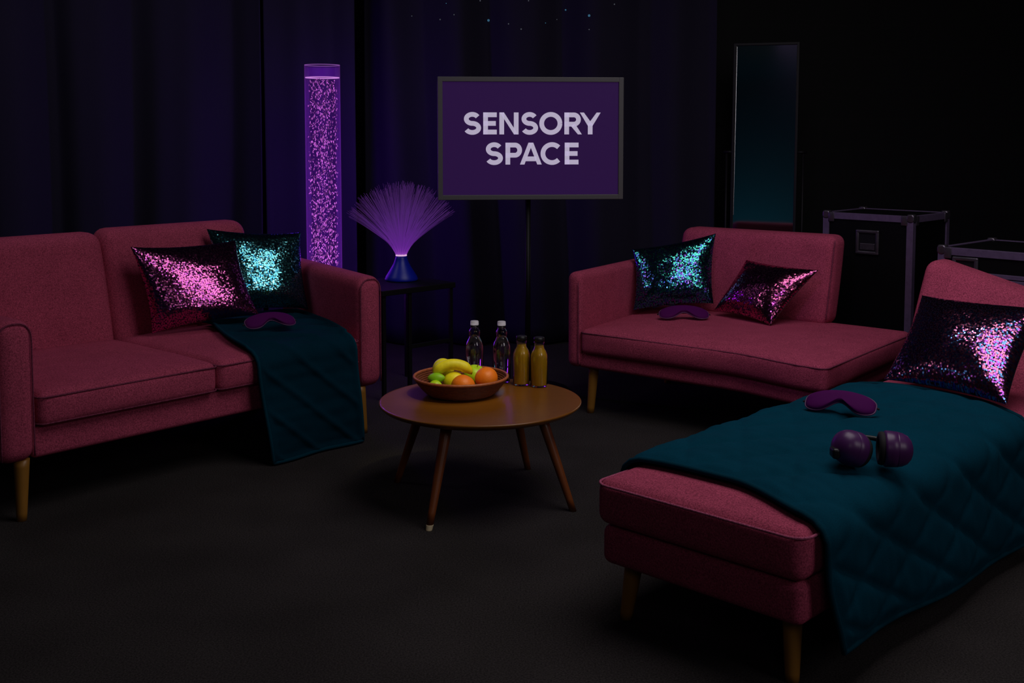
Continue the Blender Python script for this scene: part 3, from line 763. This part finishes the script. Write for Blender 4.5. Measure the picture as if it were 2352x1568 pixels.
obj('lamp_base', lathe([(0, .0005), (.088, .0005), (.093, .004), (.094, .012), (.088, .026), (.072, .052), (.055, .080), (.042, .105), (.034, .128), (.032, .141), (0, .141)], 48), M['bluebase'], lamp)
def m_fibre():
    N = NT('lit fibres'); at = N.n('ShaderNodeAttribute', {}, attribute_name='glow', attribute_type='GEOMETRY')
    cr = N.n('ShaderNodeValToRGB', {0: at.outputs['Fac']})
    e = cr.color_ramp.elements; e[0].position = 0; e[0].color = (.035, .012, .06, 1); e[1].position = 1; e[1].color = (.95, .50, .90, 1)
    for p_, c_ in ((.25, (.075, .018, .17)), (.6, (.13, .020, .30)), (.86, (.28, .05, .48))):
        x = e.new(p_); x.color = c4(c_)
    em = N.n('ShaderNodeEmission', {'Color': cr.outputs[0], 'Strength': .9}); N.surf(em.outputs[0]); return N.m
M['fibre'] = m_fibre(); M['fibre'].cycles.emission_sampling = 'NONE'
bm = bmesh.new(); gl = bm.verts.layers.float.new('glow'); rnd = random.Random(4)
for i in range(620):
    a = rnd.uniform(0, 2 * math.pi); k = rnd.random() ** .7
    spread = k * R(56); Lh = .425 * rnd.uniform(.93, 1.02) * (1 - .10 * k * k)
    out = Vector((math.cos(a), math.sin(a), 0)); r0 = .026 * (.25 * rnd.random() + .8 * k)
    p = out * r0 + Vector((0, 0, .138)); pts = [p.copy()]; n = 12
    for j in range(n):
        t = (j + 1) / n
        ang = spread * (.42 + .50 * sm(t * 2.2) + .16 * t * t)
        p = p + (out * math.sin(ang) + Vector((0, 0, math.cos(ang)))) * (Lh / n); pts.append(p.copy())
    prev = None; jt = rnd.uniform(.75, 1.15)
    for j, q in enumerate(pts):
        tg = (pts[min(j + 1, n)] - pts[max(j - 1, 0)]).normalized()
        s_ = tg.cross(Vector((math.sin(a), -math.cos(a), .2))).normalized(); u_ = tg.cross(s_)
        rd = .0008
        ring = [bm.verts.new(q + (s_ * math.cos(x) + u_ * math.sin(x)) * rd) for x in (0, 2.094, 4.189)]
        t = j / n
        g = max(0, min(1, (1 - t) ** 1.1 * .62 * jt + .42 * math.exp(-t * 16) + (.14 if j == n else .03)))
        for v in ring: v[gl] = g
        if prev:
            for x in range(3): bm.faces.new((prev[x], prev[(x + 1) % 3], ring[(x + 1) % 3], ring[x]))
        prev = ring
fb = obj('fibre_spray', bm, M['fibre'], lamp); tag(fb, kind='stuff')
M['collar'] = m_emit('lit collar', (.95, .55, .92), .75)
obj('collar', lathe([(.0315, .1405), (.0325, .146), (.030, .150), (.020, .150), (0, .149)], 40), M['collar'], lamp)

# ------------------------------------------------------------------ sign on a stand
SGX, SGY = .1035, 6.2; SYAW = R(5.5)
sign = thing('display_sign', 'grey framed purple sign reading SENSORY SPACE on a pole', 'sign', (SGX, SGY, 0), SYAW)
SW, SH, SC = 1.018, .667, 1.412; ft = .027
z0, z1 = SC - SH / 2, SC + SH / 2; x0, x1 = -SW / 2, SW / 2
for lo, hi in (((x0, -.02, z1 - ft), (x1, .03, z1)), ((x0, -.02, z0), (x1, .03, z0 + ft)), ((x0, -.021, z0), (x0 + ft, .03, z1)), ((x1 - ft, -.021, z0), (x1, .03, z1))):
    obj('frame_bar', box(lo, hi, .003), M['frame'], sign, smooth=False)
def m_screen():
    N = NT('purple sign face')
    p = N.n('ShaderNodeBsdfPrincipled', {'Base Color': c4((.006, .002, .012)), 'Roughness': .5, 'Emission Color': c4((.0185, .0050, .0420)), 'Emission Strength': 1.0, 'Specular IOR Level': .12}); N.surf(p.outputs[0]); return N.m
M['screen'] = m_screen()
obj('sign_face', box((x0 + ft - .002, -.006, z0 + ft - .002), (x1 - ft + .002, .02, z1 - ft + .002)), M['screen'], sign, smooth=False)
obj('back_plate', box((x0 + .02, .0302, z0 + .02), (x1 - .02, .042, z1 - .02), .003), M['black'], sign, smooth=False)
obj('pole', lathe([(0, .02), (.0155, .02), (.0155, 1.10), (0, 1.10)], 24), M['metal'], sign).location = (-.01, .058, 0)
obj('base_plate', lathe([(0, .0005), (.23, .0005), (.23, .014), (.21, .022), (0, .022)], 48), M['metal'], sign).location = (-.01, .058, 0)
M['letter'] = m_plain('pale lilac lettering', (.4, .37, .45), .6, emit=(.36, .32, .44), es=.95)
def stroke(bm, pts, wd, y0, y1, zc=None):
    pts = [Vector((p[0], 0, p[1])) for p in pts]; n = len(pts); rows = []
    for i, p in enumerate(pts):
        d0 = (pts[i] - pts[i - 1]).normalized() if i else None; d1 = (pts[i + 1] - pts[i]).normalized() if i < n - 1 else None
        d0 = d0 or d1; d1 = d1 or d0
        n0 = Vector((-d0.z, 0, d0.x)); n1 = Vector((-d1.z, 0, d1.x)); m_ = (n0 + n1).normalized(); k = 1 / max(.3, m_.dot(n0))
        a, b = p + m_ * wd / 2 * k, p - m_ * wd / 2 * k
        if zc:
            a = Vector((a.x, 0, max(0, min(zc, a.z)))); b = Vector((b.x, 0, max(0, min(zc, b.z))))
        rows.append([bm.verts.new((q.x, yy, q.z)) for q, yy in ((a, y0), (b, y0), (b, y1), (a, y1))])
    for A, B in zip(rows, rows[1:]):
        for k in range(4): bm.faces.new((A[k], A[(k + 1) % 4], B[(k + 1) % 4], B[k]))
    bm.faces.new(rows[0][::-1]); bm.faces.new(rows[-1])
def arc(cx, cy, rx, ry, a0, a1, n=20): return [(cx + rx * math.cos(R(a0 + (a1 - a0) * i / n)), cy + ry * math.sin(R(a0 + (a1 - a0) * i / n))) for i in range(n + 1)]
def letter(ch, w_):
    """strokes in a box w_ wide, 1 high"""
    t = .215; h = t / 2; L = []
    if ch == 'S':
        a = arc(w_ / 2, .705, w_ / 2 - h - .02, .205, 28, 262, 26); b = arc(w_ / 2, .295, w_ / 2 - h, .205, 82, -155, 26)
        L = [a + b]
    elif ch == 'E': L = [[(h, 0), (h, 1)], [(0, 1 - h), (w_, 1 - h)], [(0, .5), (w_ * .93, .5)], [(0, h), (w_, h)]]
    elif ch == 'N': L = [[(h, 0), (h, 1)], [(w_ - h, 0), (w_ - h, 1)], [(.115, 1.06), (w_ - .115, -.06)]]
    elif ch == 'O': L = [arc(w_ / 2, .5, w_ / 2 - h, .52 - h, 0, 360, 48)]
    elif ch == 'C': L = [arc(w_ * .53, .5, w_ * .53 - h, .52 - h, 44, 316, 40)]
    elif ch == 'P': L = [[(h, 0), (h, 1)], [(0, 1 - h), (w_ - .32, 1 - h)] + arc(w_ - .32, .66, .32 - h, .34 - h, 90, -90, 18)[1:] + [(0, .32 + h)]]
    elif ch == 'R': L = [[(h, 0), (h, 1)], [(0, 1 - h), (w_ - .38, 1 - h)] + arc(w_ - .38, .68, .32 - h, .32 - h, 90, -90, 18)[1:] + [(0, .36 + h)], [(w_ * .48, .44), (w_ - .10, -.06)]]
    elif ch == 'Y': L = [[(.09, 1.06), (w_ / 2, .42)], [(w_ - .09, 1.06), (w_ / 2, .42)], [(w_ / 2, .5), (w_ / 2, 0)]]
    elif ch == 'A': L = [[(.09, -.08), (w_ / 2 - .01, 1.06)], [(w_ - .09, -.08), (w_ / 2 + .01, 1.06)], [(.24, .26), (w_ - .24, .26)]]
    return L, t
PXM = SW / 428.0
def word(s, boxes, ytop, ybot):
    hgt = (ybot - ytop) * PXM
    for ch, (a, b_) in zip(s, boxes):
        wd_ = (b_ - a) * PXM; L, t = letter(ch, wd_ / hgt); bm = bmesh.new()
        for st in L:
            stroke(bm, [(p[0] * hgt, p[1] * hgt) for p in st], t * hgt, -.0085, -.0058, hgt if ch in 'NRAY' else None)
        bmesh.ops.recalc_face_normals(bm, faces=bm.faces)
        o = obj('letter', bm, M['letter'], sign, smooth=False); o.location = ((a - 1219) * PXM, 0, SC - (ybot - 317.5) * PXM)
word('SENSORY', ((1064, 1104), (1109, 1140), (1146, 1190), (1196, 1235), (1238, 1291), (1296, 1337), (1332, 1380)), 258, 308)
word('SPACE', ((1114, 1154), (1160, 1198), (1194, 1243), (1241, 1291), (1297, 1329)), 327, 377)

# ------------------------------------------------------------------ standing mirror
MA, MB_ = Vector((1.450, 7.485, 0)), Vector((1.852, 7.355, 0)); md = (MB_ - MA).normalized(); MW = (MB_ - MA).length
mir = thing('standing_mirror', 'tall black framed standing mirror reflecting teal light', 'mirror', (MA + MB_) / 2, math.atan2(md.y, md.x))
MZ0, MZ1 = .42, 2.030
mt = Matrix.Translation((0, 0, 1.316)) @ Matrix.Rotation(R(-3.5), 4, 'X') @ Matrix.Translation((0, 0, -1.316))
fw = .018
M['mframe'] = m_plain('black mirror frame', (.008, .007, .010), .5, spec=.25)
for lo, hi in (((-MW / 2, -.014, MZ1 - fw), (MW / 2, .014, MZ1)), ((-MW / 2, -.014, MZ0), (MW / 2, .014, MZ0 + fw)), ((-MW / 2, -.0145, MZ0), (-MW / 2 + fw, .014, MZ1)), ((MW / 2 - fw, -.0145, MZ0), (MW / 2, .014, MZ1))):
    obj('frame_bar', xf(box(lo, hi, .003), mt), M['mframe'], mir, smooth=False)
obj('mirror_glass', xf(box((-MW / 2 + fw - .002, -.004, MZ0 + fw - .002), (MW / 2 - fw + .002, .006, MZ1 - fw + .002)), mt), M['mirror'], mir, smooth=False)
obj('bevel_strip', xf(box((-MW / 2 + fw, -.0075, .9), (-MW / 2 + fw + .005, -.004, MZ1 - fw - .004), .0015), mt), m_plain('polished bevel', (.8, .8, .84), .25, metal=1), mir, smooth=False)
for s0 in (-1, 1):
    xk = s0 * (MW / 2 + .035)
    obj('post', tube([(xk, .02, .02), (xk, .02, 1.318)], .008, seg=12), M['mframe'], mir)
    obj('pivot_knob', tube([(s0 * (MW / 2 - .002), .0, 1.316), (xk + s0 * .02, .02, 1.316)], .009, seg=12), M['mframe'], mir)
    obj('foot', box((xk - .012, -.20, .0005), (xk + .012, .24, .024), .004), M['mframe'], mir, smooth=False)
obj('cross_bar', tube([(-MW / 2 - .035, .02, .2), (MW / 2 + .035, .02, .2)], .008, seg=12), M['mframe'], mir)

# ------------------------------------------------------------------ flight cases
def flight_case(name_label, A, ang, L, D, H, lid, latches, rail_w=.036):
    c = thing('flight_case', name_label, 'flight case', (A[0], A[1], 0), ang, 'black flight cases behind the sofas')
    z_b = .012
    obj('body', box((.004, .004, z_b), (L - .004, D - .004, H - .004)), M['lam'], c, smooth=False)
    t = .004
    def angle(lo, hi): return box(lo, hi, .0015)
    # edge extrusions
    for z in (H - rail_w, z_b):
        obj('edge_trim', angle((0, -t, z), (L, .02, z + rail_w)), M['alu'], c, smooth=False)
        obj('edge_trim', angle((0, D - .02, z), (L, D + t, z + rail_w)), M['alu'], c, smooth=False)
        obj('edge_trim', angle((-t, 0, z), (.02, D, z + rail_w)), M['alu'], c, smooth=False)
        obj('edge_trim', angle((L - .02, 0, z), (L + t, D, z + rail_w)), M['alu'], c, smooth=False)
    for (u, v) in ((-t, -t), (L - rail_w + t, -t), (-t, D - rail_w + t), (L - rail_w + t, D - rail_w + t)):
        obj('edge_trim', angle((u - .0005, v - .0005, z_b), (u + rail_w, v + rail_w, H - .005)), M['alu'], c, smooth=False)
    if lid:
        obj('lid_trim', angle((0, -t - .002, H - lid - .045), (L, .01, H - lid - .024)), M['alu'], c, smooth=False)
        obj('lid_trim', angle((0, -t - .002, H - lid - .020), (L, .01, H - lid)), M['alu'], c, smooth=False)
        obj('lid_trim', angle((-t - .002, 0, H - lid - .045), (.01, D, H - lid)), M['alu'], c, smooth=False)
    for (u, v) in ((0, 0), (L, 0), (0, D), (L, D)):
        for z in (H, z_b + .03):
            su, sv_ = (1 if u == 0 else -1), (1 if v == 0 else -1); sz = -1 if z == H else 1
            b = bmesh.new(); bmesh.ops.create_icosphere(b, subdivisions=3, radius=.030)
            for q in b.verts:
                q.co = Vector((max(-.020, min(.020, q.co.x)), max(-.020, min(.020, q.co.y)), max(-.022, min(.022, q.co.z))))
            xf(b, Matrix.Translation((u + su * .013, v + sv_ * .013, z + sz * .013)))
            cn = obj('ball_corner', b, M['alud'], c)
            for ax_ in (0, 1):
                pb = rbox((-.018, -.0035, -.026), (.018, .0035, .026), .003, mid=(2, 2, 2), nr=2)
                if ax_ == 0: m_ = Matrix.Translation((u + su * .046, v - sv_ * .004, z + sz * .026))
                else: m_ = Matrix.Translation((u - su * .004, v + sv_ * .046, z + sz * .026)) @ Matrix.Rotation(R(90), 4, 'Z')
                obj('corner_flange', xf(pb, m_), M['alud'], cn)
    for (u, z, w_, h_) in latches:
        fr = bmesh.new(); b_ = .019
        for lo, hi in (((u, -.012, z), (u + w_, .003, z + b_)), ((u, -.012, z + h_ - b_), (u + w_, .003, z + h_)), ((u, -.0118, z + .004), (u + b_, .003, z + h_ - .004)), ((u + w_ - b_, -.0118, z + .004), (u + w_, .003, z + h_ - .004))):
            add_rbox(fr, lo, hi, .006, mid=(2, 2, 2), nr=3)
        la = obj('latch_dish', fr, M['alud'], c)
        obj('dish_floor', box((u + b_ - .002, -.003, z + b_ - .002), (u + w_ - b_ + .002, .0035, z + h_ - b_ + .002)), M['black'], la, smooth=False)
        kb = bmesh.new()
        wv = lathe([(0, -.010), (.014, -.0095), (.018, -.007), (.018, -.003)], 20); xf(wv, Matrix.Translation((u + w_ / 2, 0, z + h_ * .62)) @ Matrix.Rotation(R(-90), 4, 'X') @ Matrix.Scale(-1, 4, (0, 0, 1)))
        obj('latch_key', wv, M['alud'], la)
        obj('latch_plate', box((u + b_ + .006, -.0075, z + b_ + .006), (u + w_ - b_ - .006, -.003, z + h_ * .45), .002), M['alud'], la, smooth=False)
        kb.free()
    return c
A = Vector((1.759, 6.362)); B = Vector((2.132, 6.001)); ang = math.atan2(B.y - A.y, B.x - A.x)
flight_case('tall black flight case with silver edges behind the smaller sofa', A, ang, (B - A).length, .455, 1.0, 0, ((.198, .778, .135, .135),))
A = Vector((2.050, 5.406)); ang2 = R(-47)
flight_case('low black flight case with silver edges behind the chaise longue', A, ang2, .80, .56, .90, .108, ((.070, .735, .125, .125),))

# ------------------------------------------------------------------ lights
def area(name, loc, target, size, power, col, size_y=None):
    l = bpy.data.lights.new(name, 'AREA'); l.energy = power; l.color = col; l.size = size
    if size_y: l.shape = 'RECTANGLE'; l.size_y = size_y
    o = bpy.data.objects.new(name, l); COL.objects.link(o); o.location = loc
    o.rotation_euler = (Vector(target) - Vector(loc)).to_track_quat('-Z', 'Y').to_euler(); return o
def spot(name, loc, target, deg, power, col, blend=.8, rad=.05):
    l = bpy.data.lights.new(name, 'SPOT'); l.energy = power; l.color = col; l.spot_size = R(deg); l.spot_blend = blend; l.shadow_soft_size = rad
    o = bpy.data.objects.new(name, l); COL.objects.link(o); o.location = loc
    o.rotation_euler = (Vector(target) - Vector(loc)).to_track_quat('-Z', 'Y').to_euler(); return o
def point(name, loc, power, col, rad):
    l = bpy.data.lights.new(name, 'POINT'); l.energy = power; l.color = col; l.shadow_soft_size = rad
    o = bpy.data.objects.new(name, l); COL.objects.link(o); o.location = loc; return o
area('overhead_softbox', (1.15, 3.75, 3.3), (.75, 4.2, 0), 2.1, 31, (1.0, .93, .95))
area('front_fill', (3.5, .7, 2.7), (-.6, 4.6, .5), 1.4, 14, (1.0, .92, .95))
area('curtain_fill', (-2.9, 5.2, 3.3), (-2.9, 7.6, 1.2), 1.2, 10, (.95, .88, 1.0))  # added light that lifts the left curtain
spot('case_fill', (-.6, 1.5, 3.3), (2.3, 5.9, .8), 34, 44, (.62, .35, 1.0), .8, .2)  # added purple spot that brightens the case rails
spot('fruit_fill', (.7, 2.8, 3.4), (-.19, 4.50, .47), 9, 130, (1.0, .88, .40), .7, .12)  # added warm spot, no seen source, to brighten the fruit bowl
area('chaise_front_fill', (.3, -1.2, 2.9), (.4, 4.0, .3), 1.2, 4, (1.0, .92, .95))  # added fill for the chaise front and legs
# violet LEDs inside the bubble tube
for i in range(22): point('tube_led', (-1.149, 6.9, .36 + .064 * i), .85, (.30, .02, 1.0), .05)
point('fibre_led', (lp.x, 6.42, .6025 + .22), .25, (.45, .10, 1.0), .02)
# teal wash on the wall that the mirror sees
area('teal_wash', (-2.6, -.7, .15), (-2.6, -2.0, 1.6), .6, 11.0, (.0, .68, 1.0))
# added spots without a seen source, each placed for one pillow's highlight
def pillow_highlight(key, off, deg, power, col, dist, az=0, el=0, rad=.06):
    ctr, n, c = PL[key]
    tgt = c[0] * (1 - off[0]) * (1 - off[1]) + c[1] * off[0] * (1 - off[1]) + c[2] * off[0] * off[1] + c[3] * (1 - off[0]) * off[1]
    tgt = tgt + n * .06
    v = (Vector((0, 0, CAM_H)) - tgt).normalized(); l = (2 * n * n.dot(v) - v).normalized()
    l = (Matrix.Rotation(R(az), 3, 'Z') @ l); l.z += el; l.normalize()
    print('SPOT', key, [round(x, 2) for x in (tgt + l * dist)], [round(x, 2) for x in tgt])
    spot('pillow_highlight', tgt + l * dist, tgt, deg, power, col, .9, rad)
pillow_highlight('p1', (.47, .33), 8, 11, (1, .82, .97), 3.4, el=.02)
pillow_highlight('p2', (.52, .36), 8, 13, (.85, 1, 1), 3.4, el=.02)
pillow_highlight('p3', (.60, .32), 9, 9, (.85, 1, 1), 2.6, el=.0)
pillow_highlight('p4', (.66, .50), 8, 6, (1, .85, .94), 2.6)
pillow_highlight('p5', (.74, .50), 11, 3.5, (1, .9, .97), 2.2)
sc.cycles.use_denoising = True
sc.cycles.max_bounces = 10; sc.cycles.transparent_max_bounces = 16
